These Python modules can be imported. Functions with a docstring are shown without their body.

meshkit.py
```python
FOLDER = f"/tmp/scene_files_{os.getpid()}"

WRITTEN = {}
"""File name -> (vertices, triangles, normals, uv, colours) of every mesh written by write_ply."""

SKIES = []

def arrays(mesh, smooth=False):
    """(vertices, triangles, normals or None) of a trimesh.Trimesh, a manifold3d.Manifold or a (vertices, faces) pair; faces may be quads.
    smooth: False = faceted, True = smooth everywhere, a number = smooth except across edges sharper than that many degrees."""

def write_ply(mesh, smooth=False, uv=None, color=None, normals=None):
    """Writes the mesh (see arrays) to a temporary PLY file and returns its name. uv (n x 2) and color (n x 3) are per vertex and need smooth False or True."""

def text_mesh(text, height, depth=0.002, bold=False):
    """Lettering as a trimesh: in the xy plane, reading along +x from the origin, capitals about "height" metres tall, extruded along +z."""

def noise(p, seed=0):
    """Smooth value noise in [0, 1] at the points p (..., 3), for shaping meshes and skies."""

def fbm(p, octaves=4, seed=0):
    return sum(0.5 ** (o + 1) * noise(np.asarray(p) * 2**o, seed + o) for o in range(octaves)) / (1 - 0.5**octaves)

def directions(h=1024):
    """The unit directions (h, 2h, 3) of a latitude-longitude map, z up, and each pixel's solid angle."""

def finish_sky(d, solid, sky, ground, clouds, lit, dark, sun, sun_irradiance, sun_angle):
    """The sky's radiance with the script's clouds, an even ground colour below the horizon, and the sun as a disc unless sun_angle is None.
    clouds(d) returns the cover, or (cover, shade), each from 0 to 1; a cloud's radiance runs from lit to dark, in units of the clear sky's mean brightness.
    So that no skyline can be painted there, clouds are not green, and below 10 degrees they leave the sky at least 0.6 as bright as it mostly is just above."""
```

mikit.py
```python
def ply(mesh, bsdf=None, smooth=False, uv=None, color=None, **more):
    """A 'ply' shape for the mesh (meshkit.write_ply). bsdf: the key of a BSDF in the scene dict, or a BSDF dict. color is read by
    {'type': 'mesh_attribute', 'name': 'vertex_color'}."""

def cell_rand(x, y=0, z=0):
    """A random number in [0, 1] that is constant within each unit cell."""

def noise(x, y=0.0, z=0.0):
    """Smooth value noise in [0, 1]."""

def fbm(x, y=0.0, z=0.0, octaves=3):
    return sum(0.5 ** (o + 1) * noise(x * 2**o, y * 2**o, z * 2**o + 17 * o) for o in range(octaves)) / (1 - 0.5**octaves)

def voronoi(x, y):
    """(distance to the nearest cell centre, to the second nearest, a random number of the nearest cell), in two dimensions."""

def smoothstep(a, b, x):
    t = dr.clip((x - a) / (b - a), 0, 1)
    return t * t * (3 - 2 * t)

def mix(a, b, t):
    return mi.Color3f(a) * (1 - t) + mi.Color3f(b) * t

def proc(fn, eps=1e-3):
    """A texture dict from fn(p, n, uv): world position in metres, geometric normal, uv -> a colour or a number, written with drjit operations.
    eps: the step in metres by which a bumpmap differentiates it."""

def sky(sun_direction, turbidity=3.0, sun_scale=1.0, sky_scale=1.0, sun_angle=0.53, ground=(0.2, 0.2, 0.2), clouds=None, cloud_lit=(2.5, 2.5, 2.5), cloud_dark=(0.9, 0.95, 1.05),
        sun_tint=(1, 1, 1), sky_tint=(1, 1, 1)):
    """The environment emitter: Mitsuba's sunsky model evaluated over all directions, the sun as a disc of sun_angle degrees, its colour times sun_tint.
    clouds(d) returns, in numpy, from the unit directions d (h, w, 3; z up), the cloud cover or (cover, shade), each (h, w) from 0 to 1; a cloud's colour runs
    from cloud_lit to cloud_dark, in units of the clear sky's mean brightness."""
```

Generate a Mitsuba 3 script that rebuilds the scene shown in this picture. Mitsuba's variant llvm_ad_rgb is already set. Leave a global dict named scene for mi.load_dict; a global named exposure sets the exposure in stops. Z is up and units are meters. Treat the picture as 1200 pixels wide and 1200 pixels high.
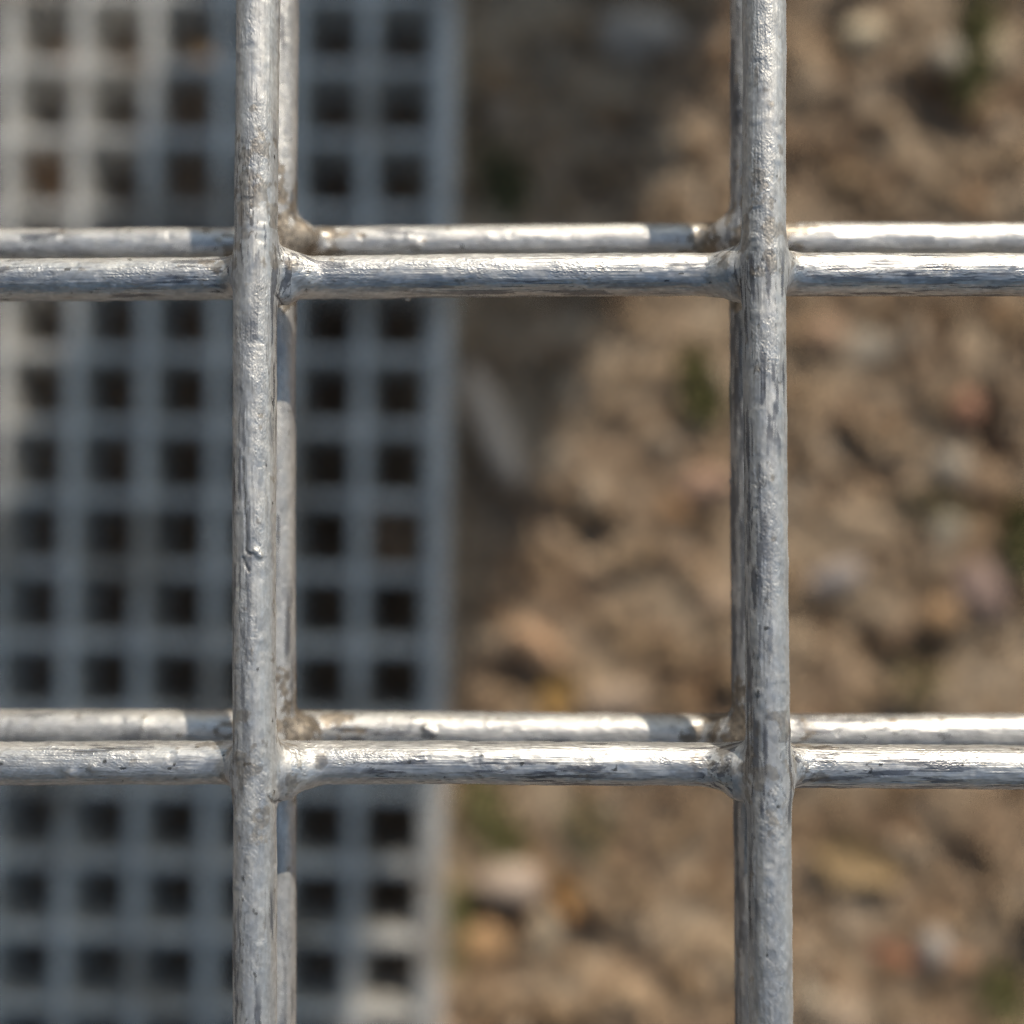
import math, numpy as np, trimesh, drjit as dr, mitsuba as mi, mikit, meshkit
T = mi.ScalarTransform4f
MM = 0.001
scene, labels = {}, {}

# ------------------------------------------------------------------ camera, sun and sky, exposure
FPX, ZC = 1330.0, 333.0                       # focal length in pixels of a 1200 px frame; camera height in mm
fw = np.array([-26 / FPX, 27 / FPX, -1.0])
eye = np.array([0.0, 0.0, ZC * MM])
scene['camera'] = {'type': 'thinlens', 'fov': 2 * math.degrees(math.atan(600 / FPX)),
                   'to_world': T().look_at(origin=eye.tolist(), target=(eye + fw).tolist(), up=[0, 1, 0]),
                   'aperture_radius': 2.7 * MM, 'focus_distance': 112.0 * MM, 'near_clip': 0.005, 'far_clip': 400.0}
SUN = np.array([0.66, 1.75, 1.0])
scene['sky'] = mikit.sky(SUN.tolist(), turbidity=3.0, sky_scale=1.65, sky_tint=(1.13, 1.0, 0.855), sun_tint=(0.895, 1.0, 1.21))
exposure = 1.52

# ------------------------------------------------------------------ helpers
def add(key, mesh, bsdf, smooth=30, scale=MM, **kw):
    """One entry of the scene; the mesh is given in mm."""
    if isinstance(mesh, trimesh.Trimesh):
        m = trimesh.Trimesh(np.asarray(mesh.vertices) * scale, mesh.faces, process=False)
    else:
        m = (np.asarray(mesh[0]) * scale, mesh[1])
    scene[key] = mikit.ply(m, bsdf, smooth=smooth, **kw)

def numbered(name):
    if name not in scene and name not in labels:
        return name
    i = 1
    while f'{name}_{i:03d}' in scene or f'{name}_{i:03d}' in labels:
        i += 1
    return f'{name}_{i:03d}'

def vnoise(p, seed=0):
    """Value noise in [-1, 1] at the rows of p."""
    i = np.floor(p).astype(np.int32)
    t = (p - i).astype(np.float32)
    t = t * t * t * (t * (t * 6 - 15) + 10)
    u = i.astype(np.uint32)
    X = u[:, 0] * np.uint32(374761393) + np.uint32(seed * 7919 % 2**31)
    Y, Z = u[:, 1] * np.uint32(668265263), u[:, 2] * np.uint32(2147483647)
    def h(a, b, c):
        h = X + (Y + np.uint32((374761393 * a + 668265263 * b + 2147483647 * c) % 2**32)) + Z
        h ^= h >> np.uint32(13)
        h *= np.uint32(1274126177)
        h ^= h >> np.uint32(16)
        return (h & np.uint32(0xFFFFFF)).astype(np.float32) * np.float32(1 / 16777215.0)
    def along(b, c):
        g = h(0, b, c)
        return g + (h(1, b, c) - g) * t[:, 0]
    def plane(c):
        g = along(0, c)
        return g + (along(1, c) - g) * t[:, 1]
    g = plane(0)
    return ((g + (plane(1) - g) * t[:, 2]) * 2 - 1).astype(np.float64)

def fb(p, seed=0, octaves=3, gain=0.5):
    s, amp, tot = 0, 1.0, 0.0
    for o in range(octaves):
        s = s + amp * vnoise(p * 2**o + 13.7 * o, seed + o)
        tot += amp
        amp *= gain
    return s / tot

def surface_net(F, org, h):
    """Naive surface nets of the array F at spacing h: (vertices, triangles)."""
    S = F < 0
    nx, ny, nz = F.shape
    corners = [(a, b, c) for a in (0, 1) for b in (0, 1) for c in (0, 1)]
    cnt = sum(S[a:nx - 1 + a, b:ny - 1 + b, c:nz - 1 + c].astype(np.int8) for a, b, c in corners)
    act = (cnt > 0) & (cnt < 8)
    cx, cy, cz = np.nonzero(act)
    idx = np.full(act.shape, -1, np.int64)
    idx[act] = np.arange(len(cx))
    acc, n = np.zeros((len(cx), 3)), np.zeros(len(cx))
    for i, A in enumerate(corners):
        for ax in range(3):
            if A[ax]:
                continue
            B = tuple(A[k] + (k == ax) for k in range(3))
            fa, fbv = F[cx + A[0], cy + A[1], cz + A[2]], F[cx + B[0], cy + B[1], cz + B[2]]
            cr = (fa < 0) != (fbv < 0)
            t = np.where(cr, fa / np.where(cr, fa - fbv, 1), 0)
            pt = np.array(A, float)[None].repeat(len(cx), 0)
            pt[:, ax] += t
            acc += np.where(cr[:, None], pt, 0)
            n += cr
    v = (acc / n[:, None] + np.stack([cx, cy, cz], 1)) * h + org
    quads = []
    for ax in range(3):
        sl0 = [slice(None)] * 3; sl1 = [slice(None)] * 3
        sl0[ax] = slice(0, -1); sl1[ax] = slice(1, None)
        a, b = S[tuple(sl0)], S[tuple(sl1)]
        e = np.array(np.nonzero(a != b))
        o1, o2 = (ax + 1) % 3, (ax + 2) % 3
        ok = (e[o1] > 0) & (e[o2] > 0) & (e[o1] < F.shape[o1] - 1) & (e[o2] < F.shape[o2] - 1)
        e = e[:, ok]
        inside_first = a[tuple(e)]
        def at(d1, d2):
            q = e.copy(); q[o1] -= d1; q[o2] -= d2
            return idx[tuple(q)]
        q = np.stack([at(1, 1), at(0, 1), at(0, 0), at(1, 0)], 1)
        q[~inside_first] = q[~inside_first][:, ::-1]
        quads.append(q)
    q = np.vstack(quads)
    return v, np.vstack([q[:, [0, 1, 2]], q[:, [0, 2, 3]]])

def lerp(a, b, t):
    return np.asarray(a) * (1 - t)[:, None] + np.asarray(b) * np.asarray(t)[:, None]
def ss(a, b, x):
    t = np.clip((x - a) / (b - a), 0, 1)
    return t * t * (3 - 2 * t)

# ------------------------------------------------------------------ materials
def P(p):
    return p.x * 1000.0, p.y * 1000.0, p.z * 1000.0

def smooth(a, b, x):
    return mikit.smoothstep(a, b, x)

def zinc(along):
    """Weathered hot-dip zinc on a wire along x or y; its colour (spangle, oxide, scuffs, dirt, painted flank shade) is per vertex, the finest relief is a bump."""
    def coords(p):
        x, y, z = P(p)
        return (x, y, z) if along == 'x' else (y, x, z)        # first: along the wire
    def rough(p, n, uv):
        l, c, z = coords(p)
        return (0.34 if along == 'x' else 0.45) + 0.32 * mikit.fbm(l * 1.1, c * 2.4, z * 2.4, 3)
    def height(p, n, uv):
        l, c, z = coords(p)
        s = dr.select(l * (1 if along == 'x' else 0.2) > -12, 1.0, -1.0)
        a, b = l + s * c, l - s * c
        ham = mikit.noise(a * 3.6, b * 0.9, z * 2.5)
        fine = mikit.fbm(l * 5.5, c * 8.0, z * 8.0, 2)
        draw = mikit.noise(l * 0.35, c * 6.0, z * 6.0 + 8)
        calm = 0.2 + 0.8 * smooth(0.35, 0.62, mikit.noise(l * 0.22 + 4, c * 0.5, z * 0.5))
        return calm * (0.22 * ham + 0.70 * fine) + 0.45 * draw
    return {'type': 'bumpmap', 'arbitrary': mikit.proc(height, eps=3e-5), 'scale': 0.00009,
            'bsdf': {'type': 'principled', 'base_color': {'type': 'mesh_attribute', 'name': 'vertex_color'}, 'roughness': mikit.proc(rough), 'metallic': 0.8, 'specular': 0.5}}

SCUFFS_AND_SHADE = [(21.3, 0, 222, 1.5, 21), (-28.4, -4, 222, 1.3, 20), (0, 24.8, 217, 17, 1.3), (5, -24.5, 217, 16, 1.3), (38, 24.8, 217, 13, 1.2), (36, -24.6, 217, 14, 1.2), (-28.6, -40, 222, 1.3, 9), (21.2, 0, 212, 1.7, 60)]  # last entry paints shade on the rear right wire's left flank
CRACKS = [[(-28.2, 7.4), (-28.05, 6.2), (-28.1, 5.1), (-27.9, 3.9), (-27.95, 3.0), (-27.75, 1.4), (-27.8, 0.6), (-27.7, -0.2), (-27.78, -1.5), (-27.45, -1.85), (-27.1, -1.8)], [(-28.1, -2.2), (-27.8, -2.9), (-27.5, -3.5)],
          [(-25.4, 23.6), (-25.0, 22.6), (-24.4, 21.8)], [(-25.7, -25.2), (-25.2, -26.2), (-24.7, -26.8)]]
def crack_distance(p, line):
    d = np.full(len(p), 9.0)
    lo, hi = np.min(line, 0) - 0.9, np.max(line, 0) + 0.9
    near = np.nonzero((p[:, 2] > 219.0) & (p[:, 1] > lo[1]) & (p[:, 1] < hi[1]) & (p[:, 0] > lo[0]) & (p[:, 0] < hi[0]))[0]
    if not len(near):
        return d
    q = p[near][:, :2]
    for a, b in zip(line[:-1], line[1:]):
        a, b = np.array(a), np.array(b)
        t = np.clip(((q - a) @ (b - a)) / ((b - a) @ (b - a)), 0, 1)
        w = q - a - t[:, None] * (b - a)
        d[near] = np.minimum(d[near], np.sqrt((w * w).sum(1)))
    return d

def zinc_color(v, along):
    """Base colour of the zinc at the vertices v (mm)."""
    ll, cc = (v[:, 0], v[:, 1]) if along == 'x' else (v[:, 1], v[:, 0])
    z = v[:, 2]
    N = lambda a, b, c, seed, o=3: fb(np.stack([ll * a, cc * b, z * c], 1), seed, o)
    c = lerp((0.68, 0.69, 0.71), (0.80, 0.80, 0.80), ss(-0.4, 0.4, N(0.16, 0.7, 0.7, 301)))
    c = lerp(c, np.array((0.50, 0.51, 0.54)), 0.5 * ss(0.05, 0.35, N(0.45, 1.1, 1.1, 311)))
    where = ss(0.0, 0.3, N(0.09, 0.25, 0.25, 321, 2))
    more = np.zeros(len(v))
    for sx, sy, sz, ra, rb in SCUFFS_AND_SHADE:                          # scuffed stretches, and flank shade painted into the colour
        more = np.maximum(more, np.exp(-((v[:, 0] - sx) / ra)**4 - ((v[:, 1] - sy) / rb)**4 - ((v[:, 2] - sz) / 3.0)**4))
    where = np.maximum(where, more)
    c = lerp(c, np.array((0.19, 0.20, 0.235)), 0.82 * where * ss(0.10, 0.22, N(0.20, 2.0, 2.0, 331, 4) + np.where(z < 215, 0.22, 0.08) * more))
    c = lerp(c, np.array((0.14, 0.14, 0.15)), 0.8 * where * (1 - ss(0.008, 0.03, np.abs(N(0.10, 1.1, 1.1, 341, 2)))))
    s = np.where(ll * (1 if along == 'x' else 0.2) > -12, 1.0, -1.0)
    slant = fb(np.stack([(ll + s * cc) * 2.6, (ll - s * cc) * 0.45, z * 1.2], 1), 351, 2)
    c = c * (1 + 0.16 * slant)[:, None]
    c = lerp(c, np.array((0.09, 0.09, 0.09)), 0.85 * ss(0.70, 0.76, N(1.0, 1.5, 1.5, 361, 2)))
    c = c * (1 + 0.16 * N(3.2, 4.5, 4.5, 371, 2))[:, None]
    c = c * (1 + 0.14 * N(1.2, 4.6, 4.6, 373, 2))[:, None]
    d = np.full(len(v), 99.0)
    for jx, jy, r in JOINTS:
        d = np.minimum(d, np.hypot(v[:, 0] - jx, v[:, 1] - jy) / r)
    grain = fb(v * 0.75, 381, 4)
    m = ss(0.16, 0.34, grain + np.where(v[:, 2] < 215.5, 0.66, 0.40) * (1 - ss(0.5, 1.6, d)) - 0.30)
    mud = lerp((0.15, 0.115, 0.08), (0.44, 0.37, 0.29), ss(-0.5, 0.5, fb(v * 2.6, 391, 2)))
    for line in CRACKS:
        c = lerp(c, np.array((0.10, 0.10, 0.11)), 0.7 * (1 - ss(0.03, 0.14, crack_distance(v, line))))
    return np.clip(lerp(c, mud, np.where(v[:, 2] < 215.5, 0.8, 0.5) * m), 0.02, 0.92)

# wire centre lines of the two welded panels, mm
UX, UY, LX, LY = [-127.4, -77.4, -27.35, 22.66, 72.7, 122.7, 172.7, 222.7], [-122.3, -72.6, -23.12, 26.3, 75.8, 125.4], \
                 [-128.6, -78.0, -27.55, 23.06, 73.6, 124.2, 174.8, 225.4], [-128.3, -75.0, -21.5, 32.1, 85.6]
LX0 = -177.0
JOINTS = [(-27.3, 26.3, 3.2), (22.7, 26.3, 3.2), (-27.3, -23.1, 3.0), (22.7, -23.1, 3.0),
          (-27.2, 31.7, 7.5), (22.8, 31.7, 6.5), (-27.2, -21.2, 7.0), (22.8, -21.2, 6.5)]
ZU, ZUH, ZL, ZLH = 222.0, 217.95, 212.2, 208.15

scene['zinc_across'] = zinc('x')
scene['zinc_upright'] = zinc('y')

def grate_color(p, n, uv):
    x, y, z = P(p)
    a = mikit.fbm(x * 0.10, y * 0.10, z * 0.1, 4)
    b = mikit.fbm(x * 0.9, y * 0.9, z * 0.9, 3)
    c = mikit.mix((0.56, 0.56, 0.555), (0.72, 0.71, 0.69), smooth(0.3, 0.7, a))
    c = mikit.mix(c, (0.27, 0.245, 0.215), 0.7 * smooth(0.55, 0.72, b))
    c = mikit.mix(c, (0.25, 0.20, 0.15), 0.6 * smooth(0.56, 0.66, mikit.fbm(x * 0.045 + 5, y * 0.045, z * 0.045, 4)))
    return c
scene['dull_zinc'] = {'type': 'principled', 'base_color': mikit.proc(grate_color), 'roughness': 0.42, 'metallic': 0.3, 'specular': 0.5}
VC = {'type': 'mesh_attribute', 'name': 'vertex_color'}
scene['soil_matter'] = {'type': 'twosided', 'bsdf': {'type': 'principled', 'base_color': VC, 'roughness': 0.9, 'specular': 0.2}}
scene['stone_matter'] = {'type': 'twosided', 'bsdf': {'type': 'principled', 'base_color': VC, 'roughness': 0.6, 'specular': 0.4}}
scene['leaf_matter'] = {'type': 'twosided', 'bsdf': {'type': 'principled', 'base_color': VC, 'roughness': 0.55, 'specular': 0.4}}
def timber(p, n, uv):
    a = mikit.fbm(p.x * 90, p.y * 90, p.z * 5, 4)
    return mikit.mix((0.16, 0.13, 0.10), (0.36, 0.31, 0.25), smooth(0.3, 0.7, a))
scene['old_timber'] = {'type': 'principled', 'base_color': mikit.proc(timber), 'roughness': 0.8}

# ------------------------------------------------------------------ ground: one sheet, fine under the picture, coarse out to the horizon
S = 0.2480                                              # mm of soil to one pixel of the 1200 px picture
gp = lambda px, py: ((px - 600) * S - 6.5, (600 - py) * S + 6.8)
HOLLOWS = [gp(px, py) + (a * S, b * S, rot, d) for px, py, a, b, rot, d in (
    (1098, 118, 44, 34, -30, 10), (1166, 505, 24, 50, 20, 10), (1020, 762, 22, 26, 0, 7), (1086, 768, 24, 26, 0, 8), (575, 1072, 42, 24, 0, 7), (572, 575, 26, 70, 25, 9),
    (566, 128, 30, 34, -40, 8), (600, 800, 40, 30, 0, 7), (585, 690, 36, 50, 0, 6), (700, 630, 24, 26, 0, 6), (960, 730, 40, 22, -10, 5), (1195, 1120, 26, 60, -20, 7),
    (1150, 600, 40, 16, 0, 5), (1060, 860, 60, 20, 20, 4), (950, 430, 30, 34, 0, 4), (730, 1130, 60, 24, -30, 4), (985, 40, 26, 40, 0, 6), (650, 610, 40, 20, -20, 4), (1010, 540, 50, 16, -45, 4), (1120, 1000, 70, 16, -35, 4))]
def soil_height(x, y):
    p = np.stack([x, y, np.zeros_like(x)], 1)
    near = np.exp(-(np.hypot(x, y) / 900.0)**4)
    hollow = np.zeros_like(x)
    for hx, hy, ra, rb, rot, dep in HOLLOWS:
        c, s = math.cos(math.radians(rot)), math.sin(math.radians(rot))
        u, w = ((x - hx) * c + (y - hy) * s) / ra, (-(x - hx) * s + (y - hy) * c) / rb
        hollow += dep * np.exp(-(u * u + w * w)**2)
    h = 3.2 * fb(p / 46.0, 1, 2) + 1.9 * fb(p / 17.0 + 4, 5, 2) + 1.2 * np.maximum(0, vnoise(p / 8.0, 9))**1.3 + 0.4 * vnoise(p / 4.0, 10)
    big = 10 * vnoise(p / 900.0, 21)
    h = h * near + big * np.clip((np.hypot(x, y) - 700) / 2000.0, 0, 1)
    under = (x < -18) & (x > -340) & (np.abs(y) < 240)
    pit = 42 * np.clip((-x - 36) / 9, 0, 1) * np.clip((x + 316) / 9, 0, 1) * np.clip((232 - y) / 9, 0, 1) * np.clip((y + 216) / 9, 0, 1)   # pit added under the grating to make its holes darker
    return np.where(under, np.minimum(h, 2.0) - 1.0, h) - hollow - pit
g = [0.0]
step = 1.3
while g[-1] < 60000:
    g.append(g[-1] + step)
    if g[-1] > 185:
        step *= 1.16
g = np.array(g); ax = np.concatenate([-g[:0:-1], g])
gx, gy = np.meshgrid(ax, ax, indexing='ij')
gx, gy = gx.ravel(), gy.ravel()
gz = soil_height(gx, gy)
p3 = np.stack([gx, gy, gz], 1)
def soil_color(q):
    c = lerp((0.285, 0.20, 0.135), (0.39, 0.30, 0.212), ss(-0.35, 0.35, fb(q / 22.0, 31, 3)))
    c = lerp(c, np.array((0.145, 0.09, 0.056)), 0.8 * ss(0.16, 0.45, fb(q / 13.0 + 9, 41, 3)))
    c = lerp(c, np.array((0.45, 0.36, 0.27)), 0.75 * ss(0.12, 0.5, fb(q / 6.0 + 3, 51, 2)))
    c = c * (1 + 0.25 * fb(q / 4.0 + 1, 71, 2))[:, None]
    c = lerp(c, np.array((0.31, 0.20, 0.12)), 0.5 * ss(0.3, 0.55, fb(q / 9.0 + 7, 61, 2)))
    return c
n = len(ax)
ii = np.arange(n * n).reshape(n, n)
quads = np.stack([ii[:-1, :-1], ii[1:, :-1], ii[1:, 1:], ii[:-1, 1:]], -1).reshape(-1, 4)
add('ground', (p3, quads), 'soil_matter', smooth=True, color=soil_color(p3))
labels['ground'] = {'kind': 'structure', 'label': 'bare brown soil below the wire mesh and beside the grating'}

# ------------------------------------------------------------------ unseen shade caster added up right, outside the frame: its long shadow lies over the grating and the near soil
post = trimesh.creation.cylinder(radius=71, height=930, sections=64)
post.apply_translation([413, 1300, 863 - 930 / 2])
add('added_shade_post', post, 'old_timber')
labels['added_shade_post'] = {'label': 'unseen post added to cast the shade band, standing beyond the top of the picture', 'category': 'post'}

# ------------------------------------------------------------------ unseen dark hedges added on the lower and left side, outside the frame: they darken what the wire flanks mirror
def hedge(label, x0, x1, y0, y1, top, seed):
    key = numbered('added_dark_hedge')
    r = np.random.default_rng(seed)
    n = 16000
    a, b, c = r.random(n), r.random(n), r.random(n)
    face = r.choice(5, n, p=[.27, .27, .13, .13, .2])
    x = np.where(face == 2, x0, np.where(face == 3, x1, x0 + a * (x1 - x0)))
    y = np.where(face == 0, y0, np.where(face == 1, y1, y0 + b * (y1 - y0)))
    z = np.where(face == 4, top, 30 + c * (top - 30))
    p = np.stack([x, y, z], 1)
    p += r.normal(size=(n, 3)) * 28 + 45 * np.stack([vnoise(p / 300, seed + k) for k in range(3)], 1)
    p[:, 2] = np.maximum(p[:, 2], 25)
    u = r.normal(size=(n, 3)); u /= np.linalg.norm(u, axis=1)[:, None]
    w = np.cross(u, r.normal(size=(n, 3))); w /= np.linalg.norm(w, axis=1)[:, None]
    L, W = 45 * (0.7 + 0.6 * r.random((n, 1))), 22 * (0.7 + 0.6 * r.random((n, 1)))
    v = np.stack([p - u * L, p + w * W, p + u * L, p - w * W], 1).reshape(-1, 3)
    f = np.array([[0, 1, 2, 3]]) + 4 * np.arange(n)[:, None]
    col = np.repeat(lerp((0.03, 0.045, 0.018), (0.07, 0.09, 0.035), r.random(n)), 4, 0)
    add(key + '__foliage', (v, f), 'leaf_matter', smooth=False, color=col)
    m = trimesh.creation.box(extents=[x1 - x0 - 160, y1 - y0 - 160, top - 60])
    m.apply_translation([(x0 + x1) / 2, (y0 + y1) / 2, (top - 60) / 2 - 20])
    add(key + '__branches', m, 'leaf_matter', smooth=False, color=np.tile((0.035, 0.03, 0.02), (len(m.vertices), 1)))
    labels[key] = {'label': label, 'category': 'hedge'}
hedge('unseen hedge added to darken the wire flanks, below the bottom edge of the picture', -2600, 2600, -2300, -1500, 1700, 401)
hedge('unseen hedge added to darken the wire flanks, off the left side of the picture', -2600, -1800, -1400, 1500, 2600, 402)

# ------------------------------------------------------------------ steel grating at the left
GO, GA, PITCH, HOLE, EDGE, GZ, GD = np.array([-24.4, 8.0]), math.radians(-0.85), 20.12, 15.9, 6.0, 22.0, 26.0
ca, sa = math.cos(GA), math.sin(GA)
NC, NR = 14, 21
GX0 = -(EDGE + NC * HOLE + (NC - 1) * (PITCH - HOLE) + EDGE)
row0 = 11.0 - PITCH * 11
GY0, GY1 = row0 - HOLE / 2 - EDGE, row0 + (NR - 1) * PITCH + HOLE / 2 + EDGE
def bar(length, w, top, axis, seed):
    """A bar with a softly rounded crown; length along axis."""
    prof = [(-w * 0.5, -GD), (w * 0.5, -GD), (w * 0.5, -1.9), (w * 0.44, -0.8), (w * 0.30, -0.2), (0, 0), (-w * 0.30, -0.2), (-w * 0.44, -0.8), (-w * 0.5, -1.9)]
    k, m = len(prof), 41
    s = np.linspace(-length / 2, length / 2, m)
    v = np.zeros((m, k, 3))
    wob = 0.22 * vnoise(np.stack([s / 30, np.full(m, seed * 3.1), np.zeros(m)], 1), 70)
    for j, (a, z) in enumerate(prof):
        v[:, j, 0], v[:, j, 1], v[:, j, 2] = s, a + wob, z + top
    f = []
    for i in range(m - 1):
        for j in range(k):
            a, b = i * k + j, i * k + (j + 1) % k
            f += [[a, a + k, b + k], [a, b + k, b]]
    for j in range(1, k - 1):
        f += [[0, j, j + 1], [(m - 1) * k, (m - 1) * k + j + 1, (m - 1) * k + j]]
    v = v.reshape(-1, 3)
    f = np.array(f)[:, ::-1]
    if axis == 'y':
        v = v[:, [1, 0, 2]]; f = f[:, ::-1]
    return v, f
def put(key, vf, cx, cy):
    v, f = vf
    x, y = v[:, 0] + cx, v[:, 1] + cy
    w = np.stack([GO[0] + ca * x - sa * y, GO[1] + sa * x + ca * y, v[:, 2] + GZ], 1)
    add(key, (w, f), 'dull_zinc', smooth=35)
bw = PITCH - HOLE
for k in range(NC - 1):
    put(numbered('grating__bearing_bar'), bar(GY1 - GY0 - 2.0, bw, 0.0, 'y', k), -(EDGE + HOLE + bw / 2 + k * PITCH), (GY0 + GY1) / 2)
for k in range(NR - 1):
    put(numbered('grating__cross_bar'), bar(-GX0 - 2.0, bw * 0.92, -1.4, 'x', 40 + k), GX0 / 2, row0 + HOLE / 2 + bw / 2 + k * PITCH)
for x in (-EDGE / 2, GX0 + EDGE / 2):
    put(numbered('grating__edge_bar'), bar(GY1 - GY0, EDGE, 0.25, 'y', 90 + x), x, (GY0 + GY1) / 2)
for y in (GY0 + EDGE / 2, GY1 - EDGE / 2):
    put(numbered('grating__edge_bar'), bar(-GX0 - 1.0, EDGE, -0.35, 'x', 95 + y), GX0 / 2, y)
labels['grating'] = {'label': 'grey steel floor grating with square holes lying on the soil under the wire mesh', 'category': 'grating'}
for k in list(scene):
    if k.startswith('grating__'):
        labels.setdefault(k, {})
labels = {k: v for k, v in labels.items() if v}

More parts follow.
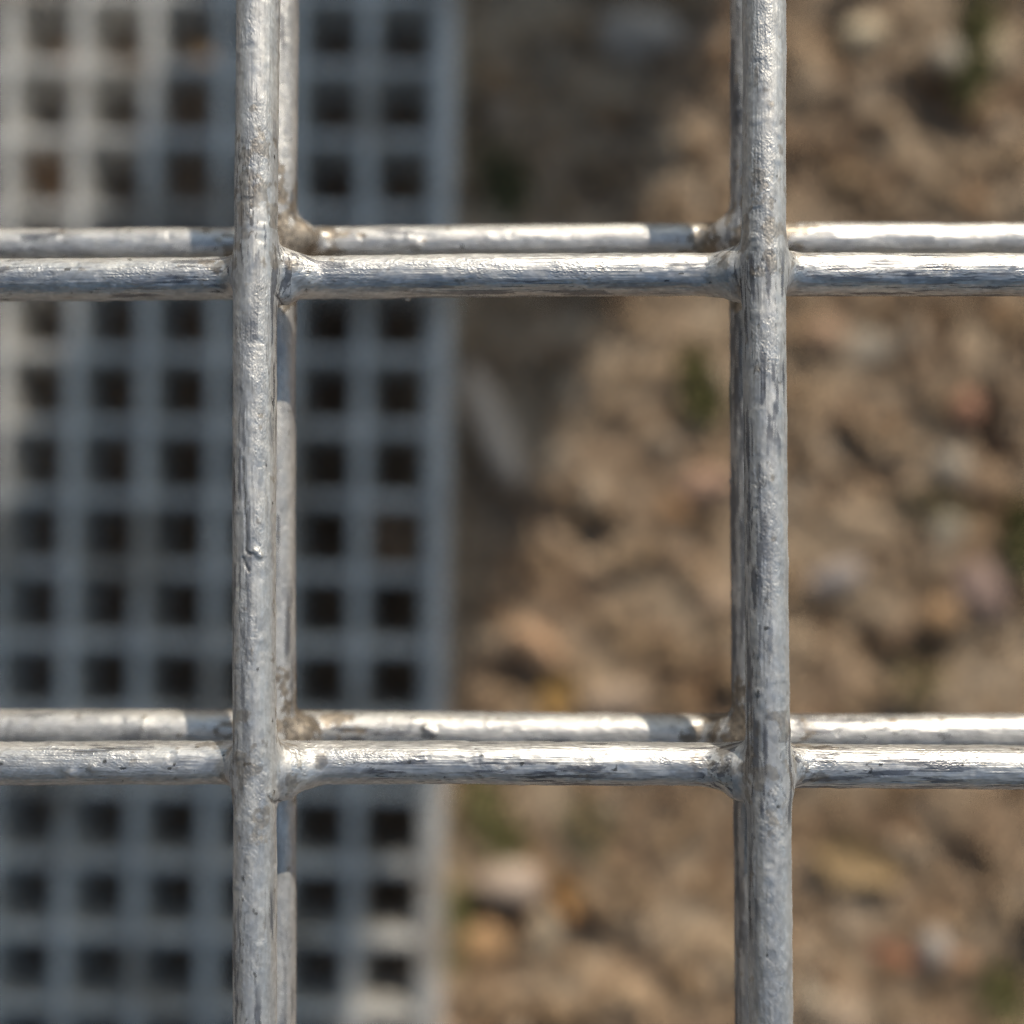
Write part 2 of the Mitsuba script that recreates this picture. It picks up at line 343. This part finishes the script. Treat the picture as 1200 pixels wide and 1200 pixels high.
# ------------------------------------------------------------------ the two welded wire panels
H = 0.13
def wire(key, parts, along):
    m = trimesh.util.concatenate(parts)
    v = np.asarray(m.vertices)
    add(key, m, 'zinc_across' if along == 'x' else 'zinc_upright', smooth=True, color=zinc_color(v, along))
def panel(name, xs, ys, zv, zh, rv, rh, x0, x1, y0, y1, seed, blobs, kf):
    """Upright wires at xs (height zv) welded on wires across at ys (height zh)."""
    near = lambda a: -62 < a < 62
    vx, hy = [x for x in xs if near(x)], [y for y in ys if near(y)]
    B = 61.5
    def wv(x, p):
        w = 0.16 * np.sin(p[:, 1] * 0.045 + x)
        return np.sqrt(np.square(p[:, 0] - x - w) + np.square(p[:, 2] - zv)) - rv
    def wh(y, p):
        w = 0.14 * np.sin(p[:, 0] * 0.05 + y)
        return np.sqrt(np.square(p[:, 1] - y - w) + np.square(p[:, 2] - zh)) - rh
    def rough(p, upright):
        q = p * (np.array([0.55, 0.12, 0.55]) if upright else np.array([0.12, 0.55, 0.55]))
        r = 0.06 * fb(q, seed + 3, 2)                                    # drawn ridges
        r = r + 0.06 * fb(p * 0.33, seed + 11, 2)                        # runs of zinc
        r = r + 0.035 * fb(p * 1.25, seed + 17, 2)
        b = vnoise(p * 0.8, seed + 23)
        return r + 0.16 * np.maximum(0, b - 0.55) - 0.18 * np.maximum(0, -b - 0.6)
    def smin(a, b, k):
        hh = np.maximum(k - np.abs(a - b), 0) / k
        return np.minimum(a, b) - hh * hh * k * 0.25
    def field(p):
        V = [wv(x, p) for x in vx]; Hh = [wh(y, p) for y in hy]
        dv, dh = np.min(V, 0), np.min(Hh, 0)
        d = smin(dv, dh, kf)
        near_s = np.abs(d) < 0.42
        if near_s.any():
            q = p[near_s]
            blend = np.clip(0.5 + (dh - dv)[near_s] / 1.2, 0, 1)
            r = rough(q, True) * blend + rough(q, False) * (1 - blend)
            for line in CRACKS:
                w = crack_distance(q, line)
                r = r - 0.09 * np.exp(-(w / 0.10)**2) + 0.035 * np.exp(-((w - 0.32) / 0.16)**2)
            d[near_s] -= r
        for bx, by, bz, br, bk in blobs:
            m = np.nonzero((np.abs(p[:, 0] - bx) < br + 3) & (np.abs(p[:, 1] - by) < br + 3))[0]
            if len(m):
                q = p[m] - np.array([bx, by, bz])
                d[m] = smin(d[m], np.sqrt((q * q).sum(1)) - br, bk)
        return d
    def piece(which, i):
        c, z, r = (vx[i], zv, rv) if which == 'v' else (hy[i], zh, rh)
        pad = r + 3.0
        lo = np.array([c - pad, -B, z - pad]) if which == 'v' else np.array([-B, c - pad, z - pad])
        hi = np.array([c + pad, B, z + pad]) if which == 'v' else np.array([B, c + pad, z + pad])
        i0, i1 = np.floor(lo / H).astype(int), np.ceil(hi / H).astype(int)
        axes = [np.arange(i0[k], i1[k] + 1) * H for k in range(3)]
        gxx, gyy, gzz = np.meshgrid(*axes, indexing='ij')
        p = np.stack([gxx.ravel(), gyy.ravel(), gzz.ravel()], 1)
        own = (wv(c, p) if which == 'v' else wh(c, p))
        d = np.where(own > 0, 1.0, -1.0)
        along = p[:, 1] if which == 'v' else p[:, 0]
        joint = np.min([np.abs(along - a) for a in (hy if which == 'v' else vx)], 0) < 8.0
        band = np.where(joint, (own > -1.0) & (own < 2.9), np.abs(own) < 0.42)
        d[band] = field(p[band])
        v, f = surface_net(d.reshape(gxx.shape), i0 * H, H)
        cc = v[f].mean(1)
        own = (wv(c, cc) if which == 'v' else wh(c, cc))
        rest = [wv(x, cc) for x in vx if not (which == 'v' and x == c)] + [wh(y, cc) for y in hy if not (which == 'h' and y == c)]
        keep = own <= np.min(rest, 0)
        f = f[keep]
        used = np.unique(f); remap = np.full(len(v), -1); remap[used] = np.arange(len(used))
        return trimesh.Trimesh(v[used], remap[f], process=False)
    def rod(a, b, r):
        return trimesh.creation.cylinder(radius=r, segment=[a, b], sections=28)
    for x in xs:
        k = numbered(name + '__upright_wire')
        if x in vx:
            parts = [piece('v', vx.index(x)), rod([x, B - 0.4, zv], [x, y1, zv], rv), rod([x, y0, zv], [x, -B + 0.4, zv], rv)]
        else:
            parts = [rod([x, y0, zv], [x, y1, zv], rv)]
        wire(k, parts, 'y')
    for y in ys:
        k = numbered(name + '__cross_wire')
        if y in hy:
            parts = [piece('h', hy.index(y)), rod([B - 0.4, y, zh], [x1, y, zh], rh), rod([x0, y, zh], [-B + 0.4, y, zh], rh)]
        else:
            parts = [rod([x0, y, zh], [x1, y, zh], rh)]
        wire(k, parts, 'x')

ub = [(-24.6, 26.5, 219.7, 1.75, 1.4), (-24.5, -23.3, 219.7, 1.8, 1.3), (-23.1, 25.9, 218.9, 1.4, 1.4), (-23.0, -23.9, 218.9, 1.45, 1.2), (-25.0, 24.4, 219.8, 1.2, 0.9), (-24.9, -25.1, 219.7, 1.25, 1.0),
      (19.9, 26.4, 219.7, 1.75, 1.4), (19.8, -23.1, 219.6, 1.8, 1.4), (18.7, 25.6, 218.8, 1.35, 1.3), (18.4, -23.5, 218.8, 1.4, 1.3), (20.3, 24.5, 219.6, 1.1, 0.9), (20.2, -25.0, 219.6, 1.2, 0.9),
      (-26.8, -1.6, 224.0, 0.13, 0.5), (-26.4, -2.0, 223.95, 0.12, 0.4), (-46.2, -23.8, 219.9, 0.3, 0.6), (-12.9, 24.0, 217.6, 0.16, 0.5), (-44.0, -23.2, 220.0, 0.25, 0.5)]
lb = [(-25.0, 32.0, 211.4, 1.4, 2.2), (-25.0, -21.5, 211.4, 1.5, 2.2), (20.6, 32.0, 211.4, 1.4, 2.2), (20.6, -21.4, 211.4, 1.5, 2.2),
      (-12.7, 31.7, 209.9, 0.42, 0.5), (-11.7, -21.0, 210.1, 0.40, 0.5), (-11.0, -21.4, 210.1, 0.3, 0.6), (20.95, 5.7, 212.4, 0.25, 0.5)]
panel('upper_mesh_panel', UX, UY, ZU, ZUH, 2.1, 2.16, -137, 232, -132, 135, 100, ub, 3.8)
panel('lower_mesh_panel', LX, LY, ZL, ZLH, 2.1, 2.1, -187, 236, -137, 132, 200, lb, 3.0)
# legs that carry the lower panel, outside the picture
for x, y in ((-180, 85.6 + 4.2), (-180, -128.3 + 4.2), (230, -75.0 + 4.2)):
    wire(numbered('lower_mesh_panel__leg'), [trimesh.creation.cylinder(radius=2.1, segment=[[x, y, -30], [x, y, ZLH + 4]], sections=24)], 'y')
labels['upper_mesh_panel'] = {'label': 'uppermost galvanised welded wire mesh panel, in sharp focus over the grating and soil', 'category': 'wire mesh'}
labels['lower_mesh_panel'] = {'label': 'second galvanised wire mesh panel, directly beneath the uppermost panel, crossed by its shadows', 'category': 'wire mesh'}

# ------------------------------------------------------------------ stones, leaves and moss on the soil
ICO = trimesh.creation.icosphere(subdivisions=3)
def stone(x, y, w, l, hgt, rot, col, label, seed, sink=0.35, name='stone'):
    """Stone of w x l x hgt mm, long axis turned by rot degrees."""
    key = numbered(name)
    q = np.random.default_rng(seed).normal(size=(13, 3)); q /= np.linalg.norm(q, axis=1)[:, None]
    d = ICO.vertices                                            # support shape of a few facets, softened
    v = np.log(np.maximum(np.exp(9 * (d @ q.T)), 1e-9).sum(1)) / 9
    v = d * (1.55 / (0.6 + v))[:, None] * (1 + 0.10 * fb(d * 1.3 + seed, seed, 2))[:, None] * np.array([w, l, hgt]) / 2
    a = math.radians(rot)
    v = np.stack([v[:, 0] * math.cos(a) - v[:, 1] * math.sin(a), v[:, 0] * math.sin(a) + v[:, 1] * math.cos(a), v[:, 2]], 1)
    z = soil_height(np.array([x]), np.array([y]))[0]
    v += [x, y, z + hgt * (0.5 - sink)]
    c = np.array(col)[None] * (1 + 0.22 * fb(v / 2.5, seed + 9, 3))[:, None]
    add(key, (v, ICO.faces), 'stone_matter', smooth=True, color=np.clip(c, 0.01, 0.9))
    labels[key] = {'label': label, 'category': 'stone'}
def leaf(x, y, w, l, rot, col, label, seed, lift=1.5, tilt=0.0, z=None):
    key = numbered('dead_leaf')
    nu, nv = 15, 23
    u, t = np.meshgrid(np.linspace(-1, 1, nu), np.linspace(-1, 1, nv), indexing='ij')
    half = (1 - np.abs(t)**2.2)**0.8 * (1 + 0.15 * np.sin(t * 5 + seed)) * w / 2
    X, Y = u * half, t * l / 2
    Z = lift + 0.16 * w * u * u + 0.08 * l * t * t + 0.5 * np.sin(3 * t + seed) * u + tilt * X
    top = np.stack([X, Y, Z], -1).reshape(-1, 3)
    bot = top - [0, 0, 0.3]
    i = np.arange(nu * nv).reshape(nu, nv)
    q = np.stack([i[:-1, :-1], i[1:, :-1], i[1:, 1:], i[:-1, 1:]], -1).reshape(-1, 4)
    rim = np.concatenate([i[0, :], i[1:, -1], i[-1, -2::-1], i[-2:0:-1, 0]])
    nb = nu * nv
    side = np.stack([rim, rim + nb, np.roll(rim, -1) + nb, np.roll(rim, -1)], 1)
    v, f = np.vstack([top, bot]), np.vstack([q, q[:, ::-1] + nb, side])
    a = math.radians(rot)
    v = np.stack([v[:, 0] * math.cos(a) - v[:, 1] * math.sin(a), v[:, 0] * math.sin(a) + v[:, 1] * math.cos(a), v[:, 2]], 1)
    z = soil_height(np.array([x]), np.array([y]))[0] if z is None else z
    v += [x, y, z]
    c = np.array(col)[None] * (1 + 0.25 * fb(v / 3.0, seed, 3))[:, None]
    c *= np.where(np.abs(np.concatenate([u.ravel()] * 2)) < 0.08, 0.75, 1)[:, None]
    add(key, (v, f), 'leaf_matter', smooth=40 if False else True, color=np.clip(c, 0.01, 0.9))
    labels[key] = {'label': label, 'category': 'leaf'}
def tuft(x, y, rx, ry, rot, col, label, seed, n=150, h=4.0, name='moss_tuft', cat='moss'):
    key = numbered(name)
    r = np.random.default_rng(seed)
    V, F, C = [], [], []
    a = math.radians(rot)
    z0 = soil_height(np.array([x]), np.array([y]))[0]
    for i in range(n):
        q = np.sqrt(r.random()); th = r.random() * 2 * math.pi
        ex, ey = q * math.cos(th) * rx, q * math.sin(th) * ry
        bx, by = x + ex * math.cos(a) - ey * math.sin(a), y + ex * math.sin(a) + ey * math.cos(a)
        z = z0
        ang, hh, ww = r.random() * 2 * math.pi, h * (0.5 + r.random()), 0.5 + 0.5 * r.random()
        dx, dy = math.cos(ang), math.sin(ang)
        lean = (0.2 + 0.7 * r.random()) * hh
        b = len(V)
        for k, (s, ww2) in enumerate(((0, 1.0), (0.55, 0.9), (1, 0.1))):
            cx, cy, cz = bx + dx * lean * s * s, by + dy * lean * s * s, z - 0.5 + hh * s
            V += [[cx - dy * ww * ww2, cy + dx * ww * ww2, cz], [cx + dy * ww * ww2, cy - dx * ww * ww2, cz]]
            g = (0.75 + 0.6 * r.random())
            C += [(np.array(col) if i % 4 else np.array((0.30, 0.25, 0.13))) * g] * 2
        F += [[b, b + 1, b + 3, b + 2], [b + 2, b + 3, b + 5, b + 4]]
    add(key, (np.array(V), np.array(F)), 'leaf_matter', smooth=False, color=np.clip(np.array(C), 0.005, 0.8))
    labels[key] = {'label': label, 'category': cat}

def st(px, py, w, l, h, rot, col, label, seed, sink=0.35):
    x, y = gp(px, py)
    col = 0.72 * np.array(col) + 0.28 * np.array((0.34, 0.265, 0.195))
    stone(x, y, w * S, l * S, h * S * 0.85, rot, col, label, seed, sink + 0.08)
def lf(px, py, w, l, rot, col, label, seed, lift=1.5, tilt=0.0):
    x, y = gp(px, py); leaf(x, y, w * S, l * S, rot, col, label, seed, lift, tilt)
def tf(px, py, rx, ry, rot, col, label, seed, n=150, h=4.0):
    x, y = gp(px, py); tuft(x, y, rx * S, ry * S, rot, col, label, seed, n, h)
PALE, PINK, GREY, TAN, ORANGE, RED = (0.46, 0.39, 0.31), (0.44, 0.32, 0.27), (0.34, 0.31, 0.30), (0.42, 0.28, 0.16), (0.47, 0.27, 0.12), (0.36, 0.15, 0.09)
st(575, 500, 46, 165, 46, 22, (0.56, 0.46, 0.39), 'long pale flat stone slanting beside the right edge of the grating', 1, 0.25)
st(598, 1034, 70, 48, 46, -6, (0.50, 0.40, 0.34), 'pale pinkish stone with a dark hollow below it, near the lower edge of the grating', 2, 0.15)
st(568, 1108, 56, 44, 30, 10, ORANGE, 'orange tan stone just below the pale pinkish stone near the grating', 3)
st(634, 1098, 44, 44, 26, 0, (0.44, 0.36, 0.26), 'small cream stone right of the orange tan stone', 4)
st(622, 756, 66, 42, 34, -28, (0.48, 0.29, 0.17), 'orange brown stone above the lower wire pair near the grating', 5)
st(820, 572, 50, 46, 26, 0, (0.46, 0.28, 0.20), 'rosy stone left of the middle of the right upright wire', 7)
st(840, 705, 58, 42, 30, 35, (0.45, 0.32, 0.22), 'tan stone against the lower left of the right upright wire', 8)
st(718, 822, 60, 42, 30, 15, (0.45, 0.34, 0.26), 'pale beige stone half hidden by the lower wire pair in the middle opening', 9)
st(758, 30, 92, 60, 44, 0, (0.42, 0.37, 0.33), 'large grey stone at the top edge left of the right upright wire', 13, 0.3)
st(1012, 38, 52, 40, 36, 10, (0.62, 0.52, 0.36), 'cream coloured stone at the top edge right of the right upright wire', 14, 0.2)
st(1115, 68, 46, 40, 32, 0, (0.50, 0.45, 0.38), 'grey white stone beside the grass near the top right corner', 15, 0.25)
st(1032, 402, 58, 44, 30, -8, (0.48, 0.42, 0.34), 'pale grey stone below the upper wire pair at the right', 16)
st(968, 392, 44, 36, 24, 20, (0.46, 0.29, 0.19), 'orange beige stone next to the right upright wire below the upper wire pair', 17)
st(984, 676, 62, 34, 26, 18, (0.34, 0.32, 0.34), 'bluish grey stone right of the right upright wire', 18, 0.3)
st(1000, 612, 110, 60, 28, -30, (0.44, 0.32, 0.21), 'broad tan stone in the middle of the right opening', 19, 0.45)
st(1128, 482, 34, 40, 34, 0, RED, 'brick red stone beside a dark hole at the right', 20, 0.15)
st(1115, 545, 46, 40, 26, 0, (0.46, 0.41, 0.34), 'pale stone below the brick red stone', 21)
st(1112, 622, 44, 36, 26, 30, (0.44, 0.40, 0.32), 'greyish white stone left of the moss at the right edge', 22)
st(1146, 688, 58, 64, 30, 0, (0.35, 0.24, 0.22), 'mauve stone at the right side of the right opening', 23)
st(1104, 724, 40, 36, 26, 0, (0.50, 0.29, 0.14), 'small orange stone left below the mauve stone', 24, 0.25)
st(1090, 1106, 42, 42, 32, 10, (0.40, 0.37, 0.36), 'grey stone in the lower right opening', 27, 0.25)
st(1120, 1126, 40, 26, 22, 5, (0.45, 0.25, 0.13), 'rust coloured stone touching the grey stone in the lower right opening', 28)
st(945, 1165, 34, 60, 28, 5, (0.56, 0.48, 0.37), 'pale upright stone beside the bottom of the right upright wire', 29)
st(982, 1185, 46, 60, 28, -10, (0.50, 0.38, 0.28), 'pinkish beige stone at the bottom edge right of the pale upright stone', 30)
st(1170, 60, 50, 54, 30, 0, (0.48, 0.39, 0.27), 'beige stone in the top right corner', 33)
st(860, 1125, 40, 70, 26, 0, (0.46, 0.34, 0.22), 'tan stone touching the left side of the right upright wire at the bottom', 35)
st(600, 130, 60, 70, 34, 10, (0.33, 0.24, 0.17), 'brown stone right of the grating at the top', 37, 0.35)
lf(1000, 1003, 60, 110, 75, (0.36, 0.25, 0.13), 'ochre dead leaf lying flat in the lower right opening', 51, 2.0)
lf(664, 1042, 34, 64, 12, (0.46, 0.25, 0.09), 'orange dead leaf right of the pale pinkish stone', 52, 2.0, 0.3)
lf(655, 812, 40, 66, -15, (0.38, 0.23, 0.07), 'yellow brown dead leaf above the lower wire pair in the middle', 53, 2.0)
lf(1040, 1110, 20, 60, 70, (0.36, 0.15, 0.10), 'narrow reddish dead leaf left of the grey stone', 56, 2.0)
for (px, py, w, l, rot, wh) in ((50, 192, 46, 60, 20, 'third row of holes at the far left'), (222, 116, 44, 50, -30, 'second row of holes by the left upright wire'),
                                (225, 200, 44, 50, 40, 'third row of holes by the left upright wire'), (465, 620, 50, 60, 10, 'holes beside the edge bar in the middle')):
    x, y = (px - 600) * 0.238 - 6.4, (600 - py) * 0.238 + 6.6
    leaf(x, y, w * 0.38, l * 0.38, rot, (0.26, 0.16, 0.09), 'brown leaf caught in the grating, ' + wh, px, 3.0, 0.1, z=5.0)
GRN, OLV = (0.115, 0.125, 0.035), (0.14, 0.13, 0.05)
tf(822, 455, 22, 48, 15, GRN, 'green moss tuft left of the right upright wire in the central opening', 61, 190, 5)
tf(578, 958, 22, 62, 35, GRN, 'green moss strip beside the grating just under the lower wire pair', 62, 220, 5)
tf(690, 968, 26, 40, -20, (0.085, 0.09, 0.045), 'dark green moss tuft right of the green strip under the lower wire pair', 63, 130, 4)
tf(1196, 628, 24, 44, 0, (0.07, 0.085, 0.015), 'deep green moss tuft cut by the right edge of the picture', 64, 240, 6)
tf(1172, 1168, 26, 40, 10, (0.10, 0.12, 0.03), 'green moss tuft in the bottom right corner', 65, 200, 6)
tf(590, 205, 30, 44, 20, (0.05, 0.065, 0.025), 'dark green moss tuft beside the grating above the upper wire pair', 66, 220, 5)
tf(1142, 60, 22, 66, -10, (0.13, 0.14, 0.045), 'yellow green moss tuft between two pale stones at the top right', 67, 220, 6)
tf(537, 1080, 12, 62, 0, GRN, 'narrow green moss strip along the lower edge of the grating', 68, 150, 5)
tf(1070, 800, 36, 30, 0, OLV, 'thin olive moss patch above the lower wire pair at the right', 69, 90, 3)
tf(1090, 590, 44, 16, -15, (0.09, 0.085, 0.035), 'thin dark moss strip beside the greyish white stone', 70, 100, 3)

def stalk(px, py, length, rot, rad, col, label, seed):
    key = numbered('dry_stalk')
    x, y = gp(px, py)
    t = np.linspace(-0.5, 0.5, 19)
    a = math.radians(rot)
    bend = 0.10 * length * np.cos(3.2 * t + seed) + 0.03 * length * np.sin(9 * t + seed)
    cx, cy = x + (t * length * math.cos(a) - bend * math.sin(a)) * S, y + (t * length * math.sin(a) + bend * math.cos(a)) * S
    cz = soil_height(cx, cy) + rad * 1.1 + 1.0 * np.abs(np.sin(4 * t + seed))
    path = np.stack([cx, cy, cz], 1)
    tan = np.gradient(path, axis=0); tan /= np.linalg.norm(tan, axis=1)[:, None]
    side = np.cross(tan, [0, 0, 1]); side /= np.linalg.norm(side, axis=1)[:, None]
    upv = np.cross(side, tan)
    k = 8
    th = np.arange(k) * 2 * math.pi / k
    rr = rad * (1 - 0.5 * (t + 0.5))
    v = (path[:, None] + rr[:, None, None] * (np.cos(th)[None, :, None] * side[:, None] + np.sin(th)[None, :, None] * upv[:, None])).reshape(-1, 3)
    f = []
    for i in range(len(t) - 1):
        for j in range(k):
            f.append([i * k + j, i * k + (j + 1) % k, (i + 1) * k + (j + 1) % k, (i + 1) * k + j])
    for j in range(1, k - 1, 1):
        f.append([0, j + 1, j, j]); e = (len(t) - 1) * k; f.append([e, e + j, e + j + 1, e + j + 1])
    f = np.array(f)
    f = np.vstack([f[:, [0, 1, 2]], f[:, [0, 2, 3]]])
    f = f[(f[:, 0] != f[:, 1]) & (f[:, 1] != f[:, 2]) & (f[:, 0] != f[:, 2])]
    c = np.array(col)[None] * (1 + 0.25 * fb(v / 3.0, seed, 2))[:, None]
    add(key, (v, f), 'leaf_matter', smooth=True, color=np.clip(c, 0.01, 0.8))
    labels[key] = {'label': label, 'category': 'stalk'}
stalk(1075, 470, 190, -58, 0.8, (0.20, 0.14, 0.09), 'dark dry stalk slanting beside the brick red stone', 1)
stalk(1085, 660, 170, -62, 0.8, (0.22, 0.16, 0.10), 'brown dry stalk slanting left of the mauve stone', 2)
stalk(700, 1010, 150, -60, 0.8, (0.36, 0.29, 0.18), 'straw coloured dry stalk right of the orange dead leaf', 5)
stalk(560, 1010, 110, -48, 0.8, (0.40, 0.31, 0.20), 'straw coloured dry stalk over the green moss strip beside the grating', 6)
stalk(1060, 250, 160, 20, 0.8, (0.30, 0.23, 0.16), 'dry stalk above the upper wire pair at the right', 7)
stalk(650, 640, 160, -35, 0.8, (0.18, 0.12, 0.085), 'dark dry stalk in the middle of the central opening', 8)

# soil crumbs and grit, uncountable
r = np.random.default_rng(11)
small = trimesh.creation.icosphere(subdivisions=1)
cnt = 3600
cx = np.where(np.arange(cnt) % 6 == 0, r.uniform(-175, -22, cnt), r.uniform(-22, 175, cnt)); cy = r.uniform(-175, 175, cnt)
cd = 0.7 + 3.0 * r.random(cnt)**2.5
cz = soil_height(cx, cy)
k = len(small.vertices)
V = small.vertices[None] * (1 + 0.5 * (r.random((cnt, k, 1)) - 0.5)) * cd[:, None, None] * (0.6 + 0.8 * r.random((cnt, 1, 3)))
V = (V + np.stack([cx, cy, cz + 0.05 * cd], 1)[:, None]).reshape(-1, 3)
F = (small.faces[None] + (np.arange(cnt) * k)[:, None, None]).reshape(-1, 3)
base = np.array([(0.27, 0.19, 0.12), (0.34, 0.25, 0.17), (0.18, 0.12, 0.08), (0.42, 0.34, 0.26), (0.34, 0.21, 0.12), (0.14, 0.09, 0.06)])[r.choice(6, cnt, p=[.34, .3, .16, .08, .06, .06])]
C = np.repeat(base * (0.85 + 0.3 * r.random((cnt, 1))), k, 0)
add('soil_crumbs', (V, F), 'soil_matter', smooth=True, color=C)
labels['soil_crumbs'] = {'kind': 'stuff', 'label': 'loose brown soil crumbs and fine grit scattered over the ground', 'category': 'soil'}
